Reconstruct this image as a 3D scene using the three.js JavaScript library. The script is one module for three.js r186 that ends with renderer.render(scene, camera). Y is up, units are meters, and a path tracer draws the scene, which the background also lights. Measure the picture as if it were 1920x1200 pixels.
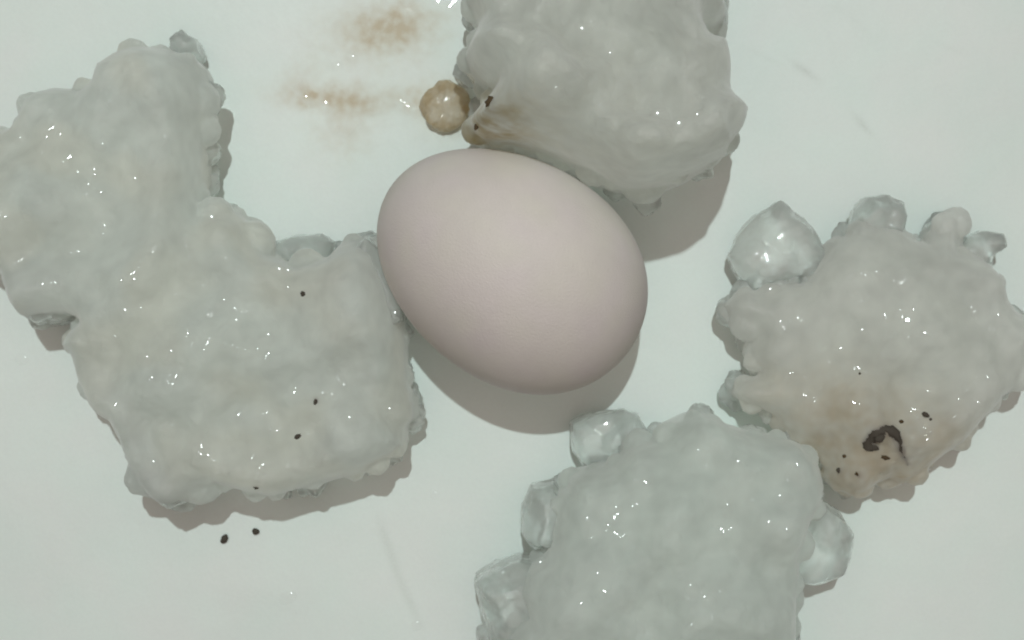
import * as THREE from 'three';
import { RectAreaLightUniformsLib } from 'three/addons/lights/RectAreaLightUniformsLib.js';
import { createNoise3D, createNoise2D } from 'simplex-noise';
import { mergeVertices } from 'three/addons/utils/BufferGeometryUtils.js';

/* ---------- camera, lights, exposure ---------- */
const EYE = 0.32, MM = 0.0001144;                       // eye height over the tabletop; metres per photo pixel on the tabletop
const scene = new THREE.Scene();
scene.background = new THREE.Color(0x000000);
const camera = new THREE.PerspectiveCamera(2 * Math.atan(600 * MM / EYE) * 180 / Math.PI, 1.6, 0.01, 20);
camera.position.set(0, EYE, 0);
camera.up.set(0, 0, -1);
camera.lookAt(0, 0, 0);
camera.focus = 0.2; camera.userData.fStop = 80;             // the photograph is a little soft all over
scene.add(camera);

const renderer = new THREE.WebGLRenderer({ antialias: true });
renderer.toneMapping = THREE.LinearToneMapping;
renderer.toneMappingExposure = 1;
renderer.shadowMap.enabled = true;
RectAreaLightUniformsLib.init();

const LAMP = new THREE.Vector3(-0.01, 1.95, -0.70);      // the one bare bulb above the table, up the picture
const bulbLight = new THREE.PointLight(new THREE.Color().setRGB(0.885, 1, 0.985), 6.15, 0, 2);
bulbLight.name = 'bulb_glow';
bulbLight.position.copy(LAMP);
bulbLight.castShadow = true;
bulbLight.shadow.radius = 0.9;
bulbLight.shadow.camera.near = 0.2; bulbLight.shadow.camera.far = 4;
scene.add(bulbLight);
const soft = new THREE.RectAreaLight(new THREE.Color().setRGB(1, 0.84, 0.755), 0.57, 4, 4);   // pale ceiling overhead
soft.name = 'ceiling_glow';
soft.position.set(0, 1.9, 0.3);
soft.lookAt(0, 0, 0.3);
scene.add(soft);

/* ---------- helpers ---------- */
let seedState = 7;
const rnd = () => { seedState = (seedState * 1664525 + 1013904223) >>> 0; return seedState / 4294967296; };
const noise3 = createNoise3D(rnd), noise2 = createNoise2D(rnd);
const sstep = (a, b, v) => { const t = Math.min(1, Math.max(0, (v - a) / (b - a))); return t * t * (3 - 2 * t); };
const at = (px, py, h = 0) => { const k = MM * (EYE - h) / EYE; return [(px - 960) * k, (py - 600) * k]; };   // photo pixel -> x, z at height h
const used = {};
function named(o, name) { const n = used[name] = (used[name] ?? -1) + 1; o.name = n ? `${name}_${String(n).padStart(3, '0')}` : name; return o; }
function shade(o) { o.traverse(c => { if (c.isMesh) { c.castShadow = true; c.receiveShadow = true; } }); return o; }
function thing(o, name, label, category, group) {
  named(o, name); o.userData = { label, category }; if (group) o.userData.group = group;
  scene.add(o); return o;
}
function part(name, geo, mat, parent, label) {
  const m = new THREE.Mesh(geo, mat); m.name = name; if (label) m.userData.label = label;
  m.castShadow = m.receiveShadow = true; parent.add(m); return m;
}
function cell3(x, y, z) {                                // distance to the nearest jittered point, 0..~1
  const xi = Math.floor(x), yi = Math.floor(y), zi = Math.floor(z); let best = 9;
  for (let i = -1; i < 2; i++) for (let j = -1; j < 2; j++) for (let k = -1; k < 2; k++) {
    const a = xi + i, b = yi + j, c = zi + k;
    let h = (Math.imul(a, 374761393) + Math.imul(b, 668265263) + Math.imul(c, 2147483647 ^ 0x5bd1e995)) | 0;
    h = Math.imul(h ^ (h >>> 13), 1274126177); h ^= h >>> 16;
    const dx = a + ((h & 255) / 255) - x, dy = b + (((h >>> 8) & 255) / 255) - y, dz = c + (((h >>> 16) & 255) / 255) - z;
    const d = dx * dx + dy * dy + dz * dz; if (d < best) best = d;
  }
  return Math.sqrt(best);
}
/* Naive surface nets over a sampled field, positive inside. */
function surfaceNets(f, lo, n, cell) {
  const [nx, ny, nz] = n, sx = 1, sy = nx, sz = nx * ny, id = new Int32Array(nx * ny * nz).fill(-1), pos = [], idx = [];
  const corner = [0, sx, sy, sx + sy, sz, sx + sz, sy + sz, sx + sy + sz];
  const ed = []; for (let a = 0; a < 8; a++) for (const b of [1, 2, 4]) if (!(a & b)) ed.push([a, a | b]);
  for (let k = 0; k < nz - 1; k++) for (let j = 0; j < ny - 1; j++) for (let i = 0; i < nx - 1; i++) {
    const o = i + j * sy + k * sz; let mask = 0;
    for (let c = 0; c < 8; c++) if (f[o + corner[c]] > 0) mask |= 1 << c;
    if (mask === 0 || mask === 255) continue;
    let x = 0, y = 0, z = 0, m = 0;
    for (const [a, b] of ed) {
      if (((mask >> a) & 1) === ((mask >> b) & 1)) continue;
      const fa = f[o + corner[a]], fb = f[o + corner[b]], t = fa / (fa - fb);
      x += (a & 1) + t * ((b & 1) - (a & 1)); y += ((a >> 1) & 1) + t * (((b >> 1) & 1) - ((a >> 1) & 1)); z += ((a >> 2) & 1) + t * (((b >> 2) & 1) - ((a >> 2) & 1)); m++;
    }
    id[o] = pos.length / 3; pos.push(lo[0] + (i + x / m) * cell, lo[1] + (j + y / m) * cell, lo[2] + (k + z / m) * cell);
  }
  const quad = (a, b, c, d, flip) => { if (flip) idx.push(a, c, b, b, c, d); else idx.push(a, b, c, b, d, c); };
  for (let k = 1; k < nz - 1; k++) for (let j = 1; j < ny - 1; j++) for (let i = 1; i < nx - 1; i++) {
    const o = i + j * sy + k * sz, s = f[o] > 0;
    if (s !== f[o + sx] > 0) quad(id[o - sy - sz], id[o - sz], id[o - sy], id[o], !s);
    if (s !== f[o + sy] > 0) quad(id[o - sx - sz], id[o - sx], id[o - sz], id[o], !s);
    if (s !== f[o + sz] > 0) quad(id[o - sx - sy], id[o - sy], id[o - sx], id[o], !s);
  }
  const g = new THREE.BufferGeometry();
  g.setAttribute('position', new THREE.Float32BufferAttribute(pos, 3)); g.setIndex(idx); g.computeVertexNormals();
  return g;
}
/* A lump of ice: a plan outline at height mid, swelling to height top above and curving in to the table below. */
function lump({ outline, mid, top, width, base = 0.0002, cell = 0.00055, bump = 0.00022, bumpSize = 0.012, fine = 0.00009, fineSize = 0.0016, squash = 1, dome = 0.33, nodules = false }, seed = 0) {
  const P = outline.map(([x, y]) => at(x, y, mid));
  let x0 = 1e9, x1 = -1e9, z0 = 1e9, z1 = -1e9;
  for (const [x, z] of P) { x0 = Math.min(x0, x); x1 = Math.max(x1, x); z0 = Math.min(z0, z); z1 = Math.max(z1, z); }
  const pad = 0.003, lo = [x0 - pad, base - 3 * cell, z0 - pad];
  const n = [Math.ceil((x1 - x0 + 2 * pad) / cell), Math.ceil((top * 1.3 + 0.005 - lo[1]) / cell), Math.ceil((z1 - z0 + 2 * pad) / cell)];
  const dist = (x, z) => {
    let d = 1e9, inside = false;
    for (let i = 0, j = P.length - 1; i < P.length; j = i++) {
      const [ax, az] = P[j], [bx, bz] = P[i], ex = bx - ax, ez = bz - az, t = Math.min(1, Math.max(0, ((x - ax) * ex + (z - az) * ez) / (ex * ex + ez * ez)));
      const qx = ax + t * ex - x, qz = az + t * ez - z; d = Math.min(d, qx * qx + qz * qz);
      if ((az > z) !== (bz > z) && x < ax + (z - az) / (bz - az) * ex) inside = !inside;
    }
    return (inside ? 1 : -1) * Math.sqrt(d);
  };
  const f = new Float32Array(n[0] * n[1] * n[2]);
  const up = top - mid, dn = mid - base;
  for (let k = 0; k < n[2]; k++) for (let i = 0; i < n[0]; i++) {
    const x = lo[0] + i * cell, z = lo[2] + k * cell, d = dist(x, z);
    const roll = 1 + 0.22 * noise2(x * 45 + seed, z * 45 - seed) + 0.05 * noise2(x * 110 + seed, z * 110);
    // a short rounded rim, then a broad dome toward the middle
    const q = Math.max(0, 1 - d / width), qq = Math.max(0, 1 - d / (width * 3));
    for (let j = 0; j < n[1]; j++) {
      const y = lo[1] + j * cell, o = i + j * n[0] + k * n[0] * n[1];
      const h = y > mid ? (y - mid) / (up * roll) : (y - mid) / dn;
      const r = y > mid ? Math.sqrt((1 - dome) * q * q + dome * qq * qq + (d < 0 ? q * q - 1 : 0) + h * h) : Math.sqrt(q * q * 0.75 + (d < 0 ? 0.5 : 0) + Math.pow(Math.abs(h), 4) * 0.9 + (d < 0 ? -0.25 : 0));
      let v = (1 - r) * Math.min(width, up, 0.012);
      if (d < 0) v = Math.min(v, d);
      if (Math.abs(v) < 0.006) {
        const c = cell3(x / bumpSize + seed, y / bumpSize, z / bumpSize - seed);
        v += bump * (0.75 - 1.5 * c * c) + bump * 0.5 * noise3(x / bumpSize * 0.8 + seed, y / bumpSize * 0.8, z / bumpSize * 0.8) + fine * noise3(x / fineSize, y / fineSize + seed, z / fineSize);
      }
      f[o] = Math.min(v, y - base);
    }
  }
  if (nodules) {
    // rounded nodules crowding the rim, and a few broad swellings on top
    let hs = Math.floor(seed * 977) + 1; const R = () => { hs = (hs * 1664525 + 1013904223) >>> 0; return hs / 4294967296; };
    const balls = []; let run = 0, next = 0.002;
    for (let i = 0; i < P.length; i++) {
      const [ax, az] = P[i], [bx, bz] = P[(i + 1) % P.length], L = Math.hypot(bx - ax, bz - az);
      while (run + L > next) {
        const t = (next - run) / L, x = ax + (bx - ax) * t, z = az + (bz - az) * t; let nx = -(bz - az) / L, nz = (bx - ax) / L;
        if (dist(x + nx * 0.0008, z + nz * 0.0008) < 0) { nx = -nx; nz = -nz; }
        const r = 0.0018 + 0.0036 * R() * R(), sink = r * (0.15 + 0.6 * R());
        balls.push([x + nx * sink, mid + (R() - 0.3) * mid * 0.8, z + nz * sink, r]);
        next += 0.0028 + 0.0055 * R();
      }
      run += L;
    }
    for (const [bx, by, bz, r] of balls) {
      const m = r + 0.002, I0 = Math.max(0, Math.floor((bx - m - lo[0]) / cell)), I1 = Math.min(n[0] - 1, Math.ceil((bx + m - lo[0]) / cell)), J0 = Math.max(0, Math.floor((by - m - lo[1]) / cell)), J1 = Math.min(n[1] - 1, Math.ceil((by + m - lo[1]) / cell)), K0 = Math.max(0, Math.floor((bz - m - lo[2]) / cell)), K1 = Math.min(n[2] - 1, Math.ceil((bz + m - lo[2]) / cell));
      for (let k = K0; k <= K1; k++) for (let j = J0; j <= J1; j++) for (let i = I0; i <= I1; i++) {
        const x = lo[0] + i * cell, y = lo[1] + j * cell, z = lo[2] + k * cell, o = i + j * n[0] + k * n[0] * n[1];
        const v = r - Math.hypot(x - bx, (y - by) * 0.85, z - bz) + 0.00025 * noise3(x * 500, y * 500, z * 500), u = f[o], kk = 0.0006, h = Math.max(kk - Math.abs(u - v), 0) / kk;
        f[o] = Math.min(Math.max(u, v) + h * h * kk * 0.25, y - base);
      }
    }
  }
  for (let o = 0; o < f.length; o++) if (!Number.isFinite(f[o])) f[o] = -0.01;
  const g = surfaceNets(f, lo, n, cell);
  // planar uv in metres
  const p = g.attributes.position, uv = new Float32Array(p.count * 2);
  for (let i = 0; i < p.count; i++) { uv[2 * i] = p.getX(i) * 20; uv[2 * i + 1] = p.getZ(i) * 20; }
  g.setAttribute('uv', new THREE.BufferAttribute(uv, 2));
  g.userData.sample = (x, y, z) => {
    const i = Math.round((x - lo[0]) / cell), j = Math.round((y - lo[1]) / cell), k = Math.round((z - lo[2]) / cell);
    return i < 0 || j < 0 || k < 0 || i >= n[0] || j >= n[1] || k >= n[2] ? -1 : f[i + j * n[0] + k * n[0] * n[1]];
  };
  return g;
}
/* First point of that ice on the line of sight of a photo pixel. */
function onIce(geos, px, py) {
  for (let h = 0.06; h > 0; h -= 0.0002) { const [x, z] = at(px, py, h); for (const g of geos) if (g.userData.sample(x, h, z) > 0) return new THREE.Vector3(x, h, z); }
  const [x, z] = at(px, py, 0); return new THREE.Vector3(x, 0, z);
}
function tint(g, fn) {
  const p = g.attributes.position, c = new Float32Array(p.count * 3);
  for (let i = 0; i < p.count; i++) { const h = p.getY(i), k = MM * (EYE - h) / EYE, q = fn(p.getX(i) / k + 960, p.getZ(i) / k + 600, p.getX(i), h, p.getZ(i)); c[3 * i] = q[0]; c[3 * i + 1] = q[1]; c[3 * i + 2] = q[2]; }
  g.setAttribute('color', new THREE.BufferAttribute(c, 3)); return g;
}
const from = (ox, oy, s, list) => list.map(([x, y]) => [ox + x * s, oy + y * s]);   // outline read off an enlarged view

/* ---------- materials ---------- */
const iceMat = new THREE.MeshPhysicalMaterial({ color: new THREE.Color().setRGB(0.955, 0.98, 0.96), vertexColors: true, roughness: 0.88, transmission: 0.76, thickness: 0, ior: 1.31, clearcoat: 1, clearcoatRoughness: 0.05 });
const knobMat = new THREE.MeshPhysicalMaterial({ color: new THREE.Color().setRGB(0.93, 0.96, 0.94), roughness: 0.38, transmission: 0.78, thickness: 0.01, ior: 1.31, clearcoat: 1, clearcoatRoughness: 0.03 });
const waterMat = new THREE.MeshPhysicalMaterial({ color: 0xffffff, roughness: 0.03, transmission: 1, thickness: 0, ior: 1.33 });
const beadMat = new THREE.MeshPhysicalMaterial({ color: 0xffffff, roughness: 0.12, transmission: 1, thickness: 0, ior: 1.33 });
const dirtMat = new THREE.MeshStandardMaterial({ color: new THREE.Color().setRGB(0.06, 0.05, 0.038), roughness: 0.8 });
const soilMat = new THREE.MeshStandardMaterial({ color: new THREE.Color().setRGB(0.07, 0.045, 0.02), roughness: 0.85 });

/* ---------- the tabletop ---------- */
{
  const W = 2048, H = 1280, SX = 0.64, SZ = 0.4, data = new Uint8Array(W * H * 4), bumpD = new Uint8Array(W * H * 4);
  const enc = v => Math.round(255 * (v <= 0.0031308 ? 12.92 * v : 1.055 * Math.pow(v, 1 / 2.4) - 0.055));
  // mud stains: centre x, y, radii, turn, strength in photo pixels
  const mud = [[735, 48, 80, 42, -0.15, 0.6], [690, 70, 90, 60, 0.2, 0.22], [640, 186, 100, 24, 0.08, 0.6], [582, 180, 10, 7, 0, 0.5], [648, 235, 55, 60, 0.3, 0.3], [800, 180, 60, 22, 0.1, 0.3], [570, 140, 40, 60, 0.4, 0.16], [835, 205, 60, 48, 0, 0.35], [760, 60, 90, 60, 0, 0.15]];
  const marks = [[1508, 132, 30, 7, 0.6, 0.3], [1618, 234, 26, 7, 0.85, 0.26], [1440, 110, 40, 6, 0.45, 0.08], [724, 1010, 46, 9, 1.2, 0.16], [745, 1075, 60, 8, 1.2, 0.16], [772, 1135, 40, 8, 1.15, 0.15], [470, 1120, 80, 30, 0.1, 0.07], [1590, 30, 40, 8, 0.7, 0.06], [1780, 90, 30, 6, 0.4, 0.07]];
  const blot = ([cx, cy, rx, ry, a, s], x, y) => { const c = Math.cos(a), n = Math.sin(a), u = ((x - cx) * c + (y - cy) * n) / rx, v = (-(x - cx) * n + (y - cy) * c) / ry, q = u * u + v * v; return q > 9 ? 0 : s * Math.exp(-q); };
  for (let j = 0; j < H; j++) for (let i = 0; i < W; i++) {
    const x = ((i + 0.5) / W - 0.5) * SX, z = ((j + 0.5) / H - 0.5) * SZ, px = x / MM + 960, py = z / MM + 600, o = 4 * ((H - 1 - j) * W + i);
    const cloudy = 0.5 * noise2(x * 14, z * 14) + 0.3 * noise2(x * 40 + 9, z * 40) + 0.2 * noise2(x * 120, z * 120 + 4), grit = noise2(x * 900, z * 900), pink = 0.5 * noise2(x * 22 + 31, z * 22) + 0.5 * noise2(x * 60, z * 60 + 17);
    const wx = px + 12 * noise2(px / 60, py / 60) + 3 * noise2(px / 15, py / 15), wy = py + 10 * noise2(px / 60 + 70, py / 60) + 3 * noise2(px / 15, py / 15 + 40);
    let m = 0, g = 0;
    for (const b of mud) m += blot(b, wx, wy);
    m *= 0.95 + 0.28 * noise2(px / 26, py / 26 + 3) + 0.1 * noise2(px / 7, py / 7);
    for (const b of marks) g += blot(b, px, py) * (0.9 + 0.5 * noise2(px / 6, py / 6));
    m = Math.max(0, Math.min(0.85, m)); g = Math.max(0, Math.min(0.6, g));
    const k = 1 + 0.03 * cloudy + 0.012 * grit, base = [0.72 * k * (1 + 0.02 * pink), 0.79 * k * (1 - 0.010 * pink), 0.76 * k], brown = [0.45, 0.36, 0.22], grey = [0.42, 0.46, 0.42];
    for (let c = 0; c < 3; c++) data[o + c] = enc((base[c] * (1 - m) + brown[c] * m) * (1 - g) + grey[c] * g);
    data[o + 3] = 255;
    const b = 128 + 50 * noise2(x * 260, z * 260) + 30 * noise2(x * 70, z * 70) + 20 * grit; bumpD[o] = bumpD[o + 1] = bumpD[o + 2] = b; bumpD[o + 3] = 255;
  }
  const tex = (d, srgb) => { const t = new THREE.DataTexture(d, W, H); t.magFilter = t.minFilter = THREE.LinearFilter; if (srgb) t.colorSpace = THREE.SRGBColorSpace; t.needsUpdate = true; return t; };
  const mat = new THREE.MeshPhysicalMaterial({ map: tex(data, true), bumpMap: tex(bumpD), bumpScale: 0.00006, roughness: 0.45, ior: 1.45 });
  const t = new THREE.Mesh(new THREE.BoxGeometry(SX, 0.02, SZ), mat);
  t.position.y = -0.01; t.name = 'tabletop'; t.userData = { kind: 'structure', label: 'pale white wet tabletop under the ice and the egg' }; t.receiveShadow = true; t.castShadow = true; scene.add(t);
}

/* ---------- the egg ---------- */
{
  const a = 0.0288, b = 0.0223, pts = [];
  for (let i = 0; i <= 96; i++) { const t = Math.PI * i / 96, c = Math.cos(t), s = Math.sin(t); pts.push(new THREE.Vector2(Math.max(0, b * s * (1 - 0.075 * c + 0.012 * Math.cos(2 * t))), a * c)); }
  const g = new THREE.LatheGeometry(pts, 160);
  const p = g.attributes.position, col = new Float32Array(p.count * 3);
  for (let i = 0; i < p.count; i++) {
    const x = p.getX(i), y = p.getY(i), z = p.getZ(i);
    const k = 1 + 0.025 * noise3(x * 60, y * 60, z * 60) + 0.015 * noise3(x * 240, y * 240, z * 240), w = 0.015 * noise3(x * 90 + 5, y * 90, z * 90);
    col[3 * i] = k; col[3 * i + 1] = k * (1 + w); col[3 * i + 2] = k * (1 - w);
  }
  g.setAttribute('color', new THREE.BufferAttribute(col, 3));
  const S = 256, d = new Uint8Array(S * S * 4);
  for (let i = 0; i < S * S; i++) { const x = i % S, y = (i / S) | 0; d[4 * i] = d[4 * i + 1] = d[4 * i + 2] = 128 + 70 * noise2(x / 3, y / 3) + 40 * noise2(x / 9, y / 9); d[4 * i + 3] = 255; }
  const bt = new THREE.DataTexture(d, S, S); bt.wrapS = bt.wrapT = THREE.RepeatWrapping; bt.repeat.set(5, 3); bt.magFilter = THREE.LinearFilter; bt.needsUpdate = true;
  const mat = new THREE.MeshPhysicalMaterial({ color: new THREE.Color().setRGB(0.68, 0.622, 0.592), vertexColors: true, roughness: 0.62, bumpMap: bt, bumpScale: 0.00008 });
  const egg = new THREE.Group();
  const shell = part('shell', g, mat, egg);
  shell.rotation.set(Math.PI / 2, 0, 0);
  shell.position.y = b * 1.004;
  const [x, z] = at(957, 503, b);
  egg.position.set(x, 0, z);
  egg.rotation.y = -(34 + 90) * Math.PI / 180;
  thing(egg, 'egg', 'smooth pale pinkish egg lying among the hailstones', 'egg');
}

/* ---------- the hailstones ---------- */
const budGeos = [0, 1, 2, 3, 4].map(s => { const g = mergeVertices(new THREE.IcosahedronGeometry(1, 6).deleteAttribute('normal').deleteAttribute('uv')), p = g.attributes.position; for (let i = 0; i < p.count; i++) { const x = p.getX(i), y = p.getY(i), z = p.getZ(i), k = 1 + 0.22 * noise3(x * 0.9 + s * 9, y * 0.9, z * 0.9) + 0.07 * noise3(x * 2.6, y * 2.6 + s * 5, z * 2.6); p.setXYZ(i, x * k, y * k, z * k); } g.computeVertexNormals(); return g; });
function stone(label, core, knobs, colour, seed) {
  const g = new THREE.Group(), geo = tint(lump({ nodules: true, ...core }, seed), colour), geos = [geo];
  part('ice_core', geo, iceMat, g);
  knobs.forEach((k, i) => { const q = lump({ cell: 0.00045, bump: 0.0007, bumpSize: 0.006, fine: 0.00012, ...k }, seed + 3.7 * (i + 1)); geos.push(q); part('ice_knob', q, knobMat, g, 'clear glassy knob of ice on the rim'); });
  // small clear nodules budding from the rim
  const rim = core.outline.map(([x, y]) => at(x, y, core.mid)); let run = 0, next = 0.001;
  rim.forEach(([ax, az], i) => {
    const [bx, bz] = rim[(i + 1) % rim.length], L = Math.hypot(bx - ax, bz - az);
    for (; run + L > next; next += 0.004 + 0.009 * rnd()) {
      const t = (next - run) / L, px = ax + (bx - ax) * t, pz = az + (bz - az) * t, r = 0.0018 + 0.003 * rnd() * rnd();
      let nx = -(bz - az) / L, nz = (bx - ax) / L;
      if (geo.userData.sample(px + nx * 0.002, core.mid, pz + nz * 0.002) < 0) { nx = -nx; nz = -nz; }
      const sink = r * (0.1 + 0.55 * rnd()), m = part('ice_nodule', budGeos[Math.floor(rnd() * budGeos.length)], knobMat, g);
      m.position.set(px + nx * sink, Math.max(r * 0.9, core.mid * (0.35 + 0.75 * rnd())), pz + nz * sink);
      m.scale.set(r * (0.9 + 0.4 * rnd()), r * (0.8 + 0.3 * rnd()), r * (0.9 + 0.4 * rnd())); m.rotation.y = rnd() * 6.28;
    }
    run += L;
  });
  // put the group at the stone's own foot
  const c = new THREE.Box3().setFromBufferAttribute(geo.attributes.position).getCenter(new THREE.Vector3());
  g.position.set(c.x, 0, c.z);
  for (const m of g.children) if (m.name === 'ice_nodule') { m.position.x -= c.x; m.position.z -= c.z; } else m.geometry.translate(-c.x, 0, -c.z);
  thing(g, 'hailstone', label, 'hailstone', 'hailstones lying around the egg');
  g.userData.geos = undefined; delete g.userData.geos;
  return { g, geos, c };
}
const speckGeos = [0, 1, 2].map(s => { const g = new THREE.IcosahedronGeometry(1, 1), p = g.attributes.position; for (let i = 0; i < p.count; i++) { const k = 1 + 0.3 * noise3(p.getX(i) * 1.3 + s * 7, p.getY(i) * 1.3, p.getZ(i) * 1.3); p.setXYZ(i, p.getX(i) * k, p.getY(i) * k, p.getZ(i) * k); } g.computeVertexNormals(); return g; });
function speck(s, px, py, rx, rz, turn, name = 'dirt_speck', mat = dirtMat) {
  const v = onIce(s.geos, px, py), m = part(name, speckGeos[(px + py) % 3], mat, s.g);
  m.position.set(v.x - s.c.x, v.y + 0.00005, v.z - s.c.z); m.scale.set(rx * MM * 0.8, Math.min(rx, rz) * MM * 0.5, rz * MM * 0.8); m.rotation.y = -turn; return m;
}
const mottle = (x, y, z) => 1 + 0.05 * noise3(x * 60, y * 60, z * 60) + 0.04 * noise3(x * 140, y * 140, z * 140) + 0.04 * noise3(x * 260, y * 260, z * 260);

// lower left
const s2 = stone('largest hailstone, sprawling over the left side and touching the egg',
  { outline: [[392, 175], [397, 220], [391, 260], [388, 300], [386, 345], [383, 378], [396, 400], [425, 396], [452, 400], [472, 422], [490, 460], [510, 480], [560, 500], [620, 482], [648, 455], [690, 445], [722, 470], [745, 540], [757, 600], [760, 660], [764, 710], [774, 755], [777, 782], [764, 795], [764, 830], [740, 852], [690, 880], [620, 900], [560, 915], [520, 925], [470, 917], [420, 905], [375, 930], [350, 943], [320, 943], [300, 930], [275, 905], [255, 870], [240, 825], [225, 790], [200, 775], [185, 755], [178, 735], [160, 705], [150, 665], [133, 645], [150, 618], [168, 603], [145, 590], [100, 592], [62, 602], [40, 570], [22, 520], [5, 500], [-20, 480], [-80, 440], [-105, 360], [-60, 290], [0, 262], [40, 245], [70, 195], [90, 178], [125, 170], [170, 172], [190, 160], [200, 128], [235, 105], [260, 97], [290, 95], [330, 100], [365, 112], [385, 130]], mid: 0.011, top: 0.028, width: 0.006, dome: 0.12 },
  [{ outline: [[315, 105], [320, 75], [345, 60], [370, 78], [376, 104], [350, 125]], mid: 0.007, top: 0.012, width: 0.003 },
   { outline: [[25, 510], [70, 505], [130, 540], [150, 585], [120, 602], [80, 608], [55, 590], [35, 555]], mid: 0.010, top: 0.019, width: 0.004 },
   { outline: [[490, 468], [520, 450], [560, 442], [605, 438], [625, 455], [615, 490], [570, 505], [520, 500]], mid: 0.008, top: 0.013, width: 0.003 },
   { outline: [[262, 860], [290, 845], [335, 855], [358, 895], [350, 940], [322, 950], [298, 935], [275, 905]], mid: 0.016, top: 0.024, width: 0.004 },
   { outline: [[130, 645], [150, 615], [185, 608], [205, 640], [190, 670], [155, 672]], mid: 0.012, top: 0.018, width: 0.003 },
   { outline: [[655, 470], [690, 448], [722, 475], [748, 545], [756, 600], [735, 610], [705, 545], [680, 500]], mid: 0.018, top: 0.026, width: 0.004 }],
  (px, py, x, y, z) => { const k = mottle(x, y, z), w = 0.025 * sstep(-0.2, 0.6, noise3(x * 50, y * 50, z * 50 + 9)); return [k * (0.99 + w), k * 0.99, k * (0.99 - w)]; }, 27.9);
for (const [x, y, a, b, t] of [[592, 752, 5, 9, 0.2], [558, 818, 9, 5, -0.5], [568, 550, 6, 6, 0], [480, 913, 6, 5, 0.4]]) speck(s2, x, y, a, b, t);
// top
const s3 = stone('tall grey hailstone behind the egg with a muddy corner',
  { outline: from(500, 0, 0.48958, [[765, 30], [792, 80], [812, 140], [790, 190], [765, 240], [790, 300], [830, 350], [868, 372], [845, 402], [815, 430], [790, 460], [775, 490], [800, 530], [840, 553], [920, 562], [1000, 575], [1100, 610], [1200, 660], [1280, 700], [1350, 732], [1450, 735], [1550, 715], [1640, 672], [1700, 632], [1732, 618], [1742, 580], [1790, 520], [1815, 460], [1790, 420], [1762, 380], [1750, 300], [1732, 240], [1718, 200], [1660, 185], [1640, 150], [1690, 140], [1735, 100], [1700, -60], [1600, -150], [1250, -200], [900, -150], [780, -60]]), mid: 0.019, top: 0.054, width: 0.008, dome: 0.2 },
  [{ outline: from(500, 0, 0.48958, [[1610, 20], [1640, -70], [1740, -60], [1762, 20], [1756, 110], [1725, 145], [1660, 140], [1625, 90]]), mid: 0.018, top: 0.026, width: 0.005 },
   { outline: from(500, 0, 0.48958, [[768, 200], [840, 190], [940, 230], [1000, 290], [980, 345], [880, 365], [820, 330], [775, 270]]), mid: 0.02, top: 0.03, width: 0.005 }],
  (px, py, x, y, z) => { const k = mottle(x, y, z), g = 0.7 + 0.5 * noise3(x * 130, y * 130, z * 130) + 0.25 * noise3(x * 420, y * 420, z * 420), u = (px - 915) / 80, v = (py - 240) / 55, m = Math.min(1, Math.max(0, Math.exp(-u * u - v * v) * 1.15 * g)), w = Math.max(0, Math.min(1, 0.25 * Math.exp(-(((px - 1000) / 300) ** 2 + ((py - 260) / 170) ** 2)) * g)); return [k * (1 - 0.4 * m - 0.04 * w), k * (0.992 - 0.5 * m - 0.07 * w), k * (0.985 - 0.66 * m - 0.14 * w)]; }, 41.2);
for (const [x, y, a, b, t] of [[918, 190, 8, 12, 0.6], [893, 238, 5, 8, 0.3]]) speck(s3, x, y, a, b, t, 'soil_crumb', soilMat);
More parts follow.
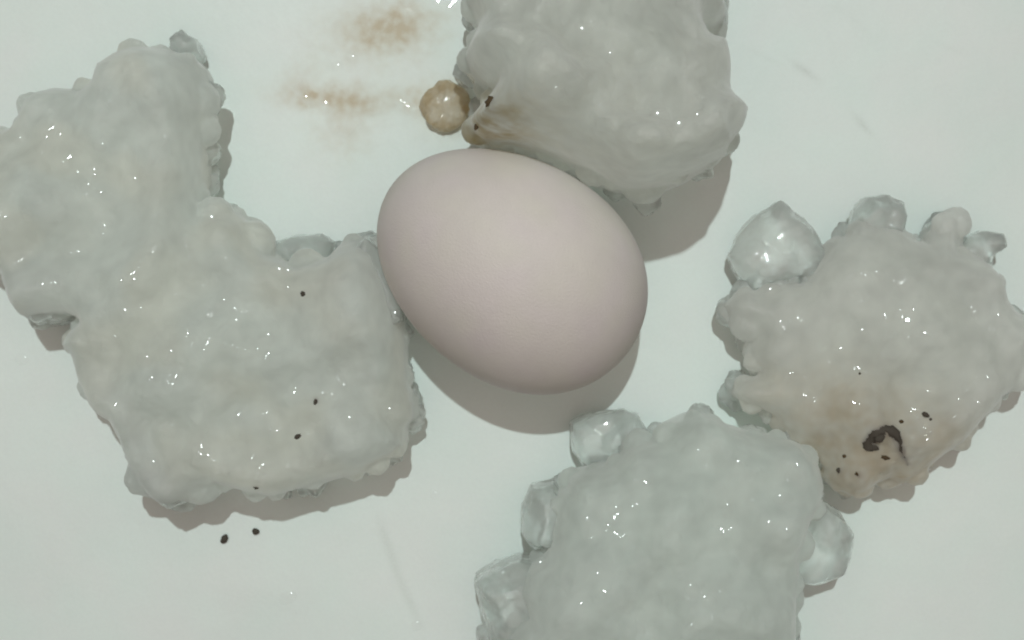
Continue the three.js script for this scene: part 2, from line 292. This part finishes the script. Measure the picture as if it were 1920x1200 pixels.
// right
const s4 = stone('spiky hailstone at the right with a brown muddy patch and a dark hole',
  { outline: from(1300, 340, 0.51667, [[400, 370], [450, 300], [500, 235], [560, 190], [615, 185], [660, 165], [735, 175], [790, 210], [830, 220], [860, 160], [900, 142], [945, 140], [938, 200], [930, 252], [990, 270], [1040, 300], [1090, 350], [1110, 420], [1140, 470], [1200, 490], [1232, 540], [1205, 640], [1190, 700], [1130, 760], [1080, 790], [1010, 870], [950, 945], [890, 990], [830, 1040], [790, 1075], [740, 1100], [690, 1080], [640, 1098], [600, 1125], [560, 1135], [500, 1105], [470, 1070], [475, 1020], [440, 985], [400, 960], [340, 920], [310, 890], [290, 850], [240, 822], [180, 800], [140, 770], [170, 725], [225, 705], [235, 690], [200, 650], [190, 610], [202, 570], [190, 545], [140, 510], [95, 450], [140, 410], [175, 388], [210, 400], [290, 372], [340, 375]]), mid: 0.008, top: 0.021, width: 0.006, dome: 0.2 },
  [{ outline: from(1300, 340, 0.51667, [[310, 75], [400, 130], [450, 200], [480, 260], [430, 360], [300, 380], [200, 395], [150, 330], [125, 270], [160, 200], [230, 120]]), mid: 0.006, top: 0.0125, width: 0.005 },
   { outline: from(1300, 340, 0.51667, [[570, 190], [590, 110], [630, 60], [700, 50], [760, 80], [766, 130], [745, 190], [650, 230]]), mid: 0.008, top: 0.014, width: 0.004 },
   { outline: from(1300, 340, 0.51667, [[950, 250], [990, 200], [1040, 183], [1110, 190], [1125, 240], [1080, 270], [1060, 340], [990, 310]]), mid: 0.006, top: 0.012, width: 0.003 },
   { outline: from(1300, 340, 0.51667, [[835, 240], [860, 160], [900, 138], [948, 138], [938, 200], [920, 290], [860, 300]]), mid: 0.008, top: 0.013, width: 0.003 }],
  (px, py, x, y, z) => { const k = mottle(x, y, z), g = 0.85 + 0.45 * noise3(x * 110, y * 110, z * 110) + 0.25 * noise3(x * 380, y * 380, z * 380), u = (px - 1640) / 210, v = (py - 860) / 110, b = Math.exp(-Math.pow(u * u + v * v, 1.4)), w = Math.exp(-(((px - 1540) / 130) ** 2 + ((py - 740) / 70) ** 2)), m = Math.min(1, Math.max(0, (0.72 * b + 0.3 * w) * g)); return [k * (1.005 - 0.24 * m), k * (0.988 - 0.34 * m), k * (0.985 - 0.46 * m)]; }, 63.5);
{ // the dark arch-shaped hole: soil packed round a hollow
  const path = [[1627, 842], [1634, 826], [1645, 812], [1660, 806], [1676, 812], [1686, 828], [1690, 846], [1700, 862]].map(([x, y]) => onIce(s4.geos, x, y).sub(s4.c).setY(onIce(s4.geos, x, y).y - 0.0005));
  const tube = new THREE.TubeGeometry(new THREE.CatmullRomCurve3(path), 40, 9 * MM, 10), p = tube.attributes.position;
  for (let i = 0; i < p.count; i++) { const t = Math.floor(i / 11) / 40, k = (t < 0.55 ? 1.15 : 1.15 - (t - 0.55) * 1.7), n = 0.0005 * noise3(p.getX(i) * 900, p.getY(i) * 700, p.getZ(i) * 700), q = new THREE.CatmullRomCurve3(path).getPointAt(t); p.setXYZ(i, q.x + (p.getX(i) - q.x) * k + n, q.y + (p.getY(i) - q.y) * k * 0.7, q.z + (p.getZ(i) - q.z) * k + n); }
  tube.computeVertexNormals(); part('soil_clump', tube, dirtMat, s4.g, 'dark arch of wet soil set in the ice');
}
for (const [x, y, a, b, t] of [[1736, 778, 10, 6, 0.4], [1577, 883, 12, 7, 0.2], [1745, 786, 4, 3, 0], [1640, 838, 11, 9, 0.3], [1650, 822, 12, 9, -0.6], [1702, 868, 5, 4, 0.8], [1612, 700, 3, 3, 0]]) speck(s4, x, y, a, b, t);
for (const [x, y, a, b, t] of [[1610, 890, 9, 5, 0.4], [1690, 790, 6, 4, 0], [1660, 858, 10, 5, 0.2], [1583, 855, 5, 4, 0]]) speck(s4, x, y, a, b, t, 'soil_crumb', soilMat);
// bottom
const s5 = stone('knobbly grey hailstone below the egg, cut off by the bottom edge',
  { outline: from(860, 740, 0.41667, [[880, 192], [930, 135], [1000, 100], [1080, 75], [1140, 100], [1200, 135], [1300, 165], [1400, 180], [1500, 205], [1570, 260], [1610, 330], [1625, 400], [1605, 480], [1550, 560], [1515, 680], [1510, 790], [1505, 870], [1500, 960], [1500, 1104], [1490, 1200], [1300, 1330], [900, 1350], [500, 1300], [280, 1210], [215, 1060], [290, 960], [255, 860], [310, 765], [380, 715], [400, 680], [425, 600], [425, 500], [445, 430], [490, 412], [500, 365], [550, 342], [620, 322], [690, 300], [760, 220], [830, 200]]), mid: 0.012, top: 0.030, width: 0.007, dome: 0.15 },
  [{ outline: from(860, 740, 0.41667, [[510, 130], [600, 90], [740, 65], [800, 90], [850, 165], [830, 230], [700, 330], [560, 320], [515, 240]]), mid: 0.006, top: 0.013, width: 0.005 },
   { outline: from(860, 740, 0.41667, [[330, 405], [420, 400], [490, 480], [480, 600], [430, 690], [340, 692], [290, 625], [290, 500]]), mid: 0.011, top: 0.02, width: 0.005 },
   { outline: from(860, 740, 0.41667, [[80, 830], [160, 770], [280, 738], [400, 740], [500, 820], [560, 1000], [470, 1120], [300, 1170], [150, 1130], [110, 1000]]), mid: 0.011, top: 0.022, width: 0.006 },
   { outline: from(860, 740, 0.41667, [[1560, 520], [1640, 480], [1720, 530], [1765, 620], [1760, 720], [1720, 800], [1620, 850], [1530, 840], [1490, 700]]), mid: 0.009, top: 0.017, width: 0.006 },
   { outline: from(860, 740, 0.41667, [[90, 1060], [130, 1040], [190, 1090], [220, 1180], [160, 1220], [90, 1160]]), mid: 0.005, top: 0.009, width: 0.003 }],
  (px, py, x, y, z) => { const k = mottle(x, y, z); return [k * 0.99, k, k * 0.995]; }, 88.1);

/* ---------- meltwater beads on the ice ---------- */
const dropGeo = new THREE.SphereGeometry(1, 24, 10, 0, Math.PI * 2, 0, Math.PI / 2);
for (const [s, list] of [
  [s2, [[187, 273], [251, 290], [273, 325], [247, 342], [161, 352], [173, 322], [203, 414], [390, 416], [52, 398], [226, 593], [208, 640], [331, 640], [315, 668], [438, 609], [406, 525], [520, 515], [536, 514], [318, 806], [460, 818], [281, 878], [654, 795], [728, 776], [739, 598], [499, 636], [271, 678]]],
  [s3, [[1094, 59], [1043, 169], [1299, 6], [1310, 220], [1237, 220], [1278, 240], [992, 267]]],
  [s4, [[1450, 553], [1649, 517], [1623, 627], [1828, 583], [1682, 902]]],
  [s5, [[1155, 960], [1365, 957], [1177, 1137], [1325, 1134], [1297, 1110], [943, 1084], [1014, 1071], [1300, 1180], [1469, 940]]]])
  for (const [px, py] of list) {
    const v = onIce(s.geos, px, py), r = 0.0014 + 0.0009 * rnd(), m = part('melt_bead', dropGeo, beadMat, s.g);
    m.position.set(v.x - s.c.x, v.y + 0.00012, v.z - s.c.z); m.scale.set(r, r * 0.23, r * (0.8 + 0.3 * rnd())); m.rotation.y = rnd() * 3;
  }

/* ---------- small things on the tabletop ---------- */
{ // melting brown pellet by the muddy corner
  const g = tint(lump({ outline: [[788, 200], [793, 186], [802, 172], [812, 165], [826, 156], [842, 155], [858, 160], [870, 168], [880, 182], [883, 197], [879, 212], [870, 228], [856, 240], [840, 246], [824, 244], [810, 236], [799, 226], [791, 214]], mid: 0.0012, top: 0.0036, width: 0.0034, cell: 0.0003, bump: 0.0007, bumpSize: 0.0045, fine: 0.0002, fineSize: 0.0015 }, 5.5),
    (px, py, x, y, z) => { const d = Math.hypot((px - 836) / 46, (py - 201) / 45), m = 0.2 + 0.6 * sstep(0.45, 0.85, d + 0.2 * noise3(x * 200, y * 200, z * 200)) + 0.3 * noise3(x * 260, y * 260, z * 260) + 0.2 * noise3(x * 800, y * 800, z * 800), q = Math.min(1, Math.max(0.1, m)); return [0.98 - 0.24 * q, 0.95 - 0.32 * q, 0.86 - 0.42 * q]; });
  const o = new THREE.Mesh(g, new THREE.MeshPhysicalMaterial({ vertexColors: true, roughness: 0.85, transmission: 0.65, thickness: 0, ior: 1.31, clearcoat: 1, clearcoatRoughness: 0.04 })); shade(o);
  thing(o, 'ice_pellet', 'small muddy brown melting ice pellet beside the tall hailstone', 'ice pellet');
}
{ // shallow meltwater round the stains
  const g = lump({ outline: [[598, 60], [640, 25], [710, 2], [800, -20], [870, -10], [882, 60], [872, 110], [884, 160], [890, 215], [870, 262], [820, 262], [780, 240], [740, 215], [690, 222], [650, 262], [620, 250], [600, 210], [556, 195], [545, 165], [566, 130], [600, 110]], mid: 0.0003, top: 0.0010, width: 0.006, base: 0.0001, cell: 0.0005, bump: 0.0001, bumpSize: 0.01, fine: 0.00002 }, 2.2);
  const o = new THREE.Mesh(g, waterMat); shade(o);
  thing(o, 'meltwater_puddle', 'thin puddle of cloudy meltwater over the brown mud stains', 'puddle');
}
for (const [px, py, rx, rz, h, turn, label] of [
  [660, 108, 12, 10, 7, 0.3, 'bright water drop in the puddle between the brown stains'],
  [632, 124, 11, 9, 6, 0, 'faint water drop at the left of the brighter puddle drop'],
  [540, 1120, 16, 11, 7, -0.4, 'bright oval water drop on bare table near the bottom edge'],
  [782, 1172, 10, 9, 5, 0, 'tiny water drop at the end of the grey streak'],
  [42, 674, 12, 10, 6, 0, 'water drop on the table at the left edge'],
  [816, 928, 9, 8, 5, 0, 'tiny water drop right of the largest hailstone\'s lower corner'],
  [1398, 784, 24, 9, 7, -0.5, 'long bright water drop between the bottom and right hailstones'],
  [1422, 772, 12, 7, 6, -0.5, 'short water drop just right of the long bright one'],
]) {
  const o = new THREE.Mesh(dropGeo, beadMat), [x, z] = at(px, py, 0);
  o.position.set(x, 0.0003, z); o.scale.set(rx * MM * 1.1, h * MM * 0.55, rz * MM * 1.1); o.rotation.y = -turn; shade(o);
  thing(o, 'water_drop', label, 'water drop', 'water drops on the tabletop');
}
for (const [px, py, rx, rz, turn, label] of [[422, 1009, 7, 9, 0.5, 'black dirt speck on bare table below the largest hailstone'], [480, 996, 7, 6, 0.2, 'dark dirt speck in the shadow edge of the largest hailstone']]) {
  const o = new THREE.Mesh(speckGeos[(px) % 3], dirtMat), [x, z] = at(px, py, 0);
  o.scale.set(rx * MM, 5 * MM, rz * MM); o.position.set(x, 4.2 * MM, z); o.rotation.y = -turn; shade(o);
  thing(o, 'dirt_speck', label, 'dirt speck', 'loose dirt specks');
}

renderer.render(scene, camera);
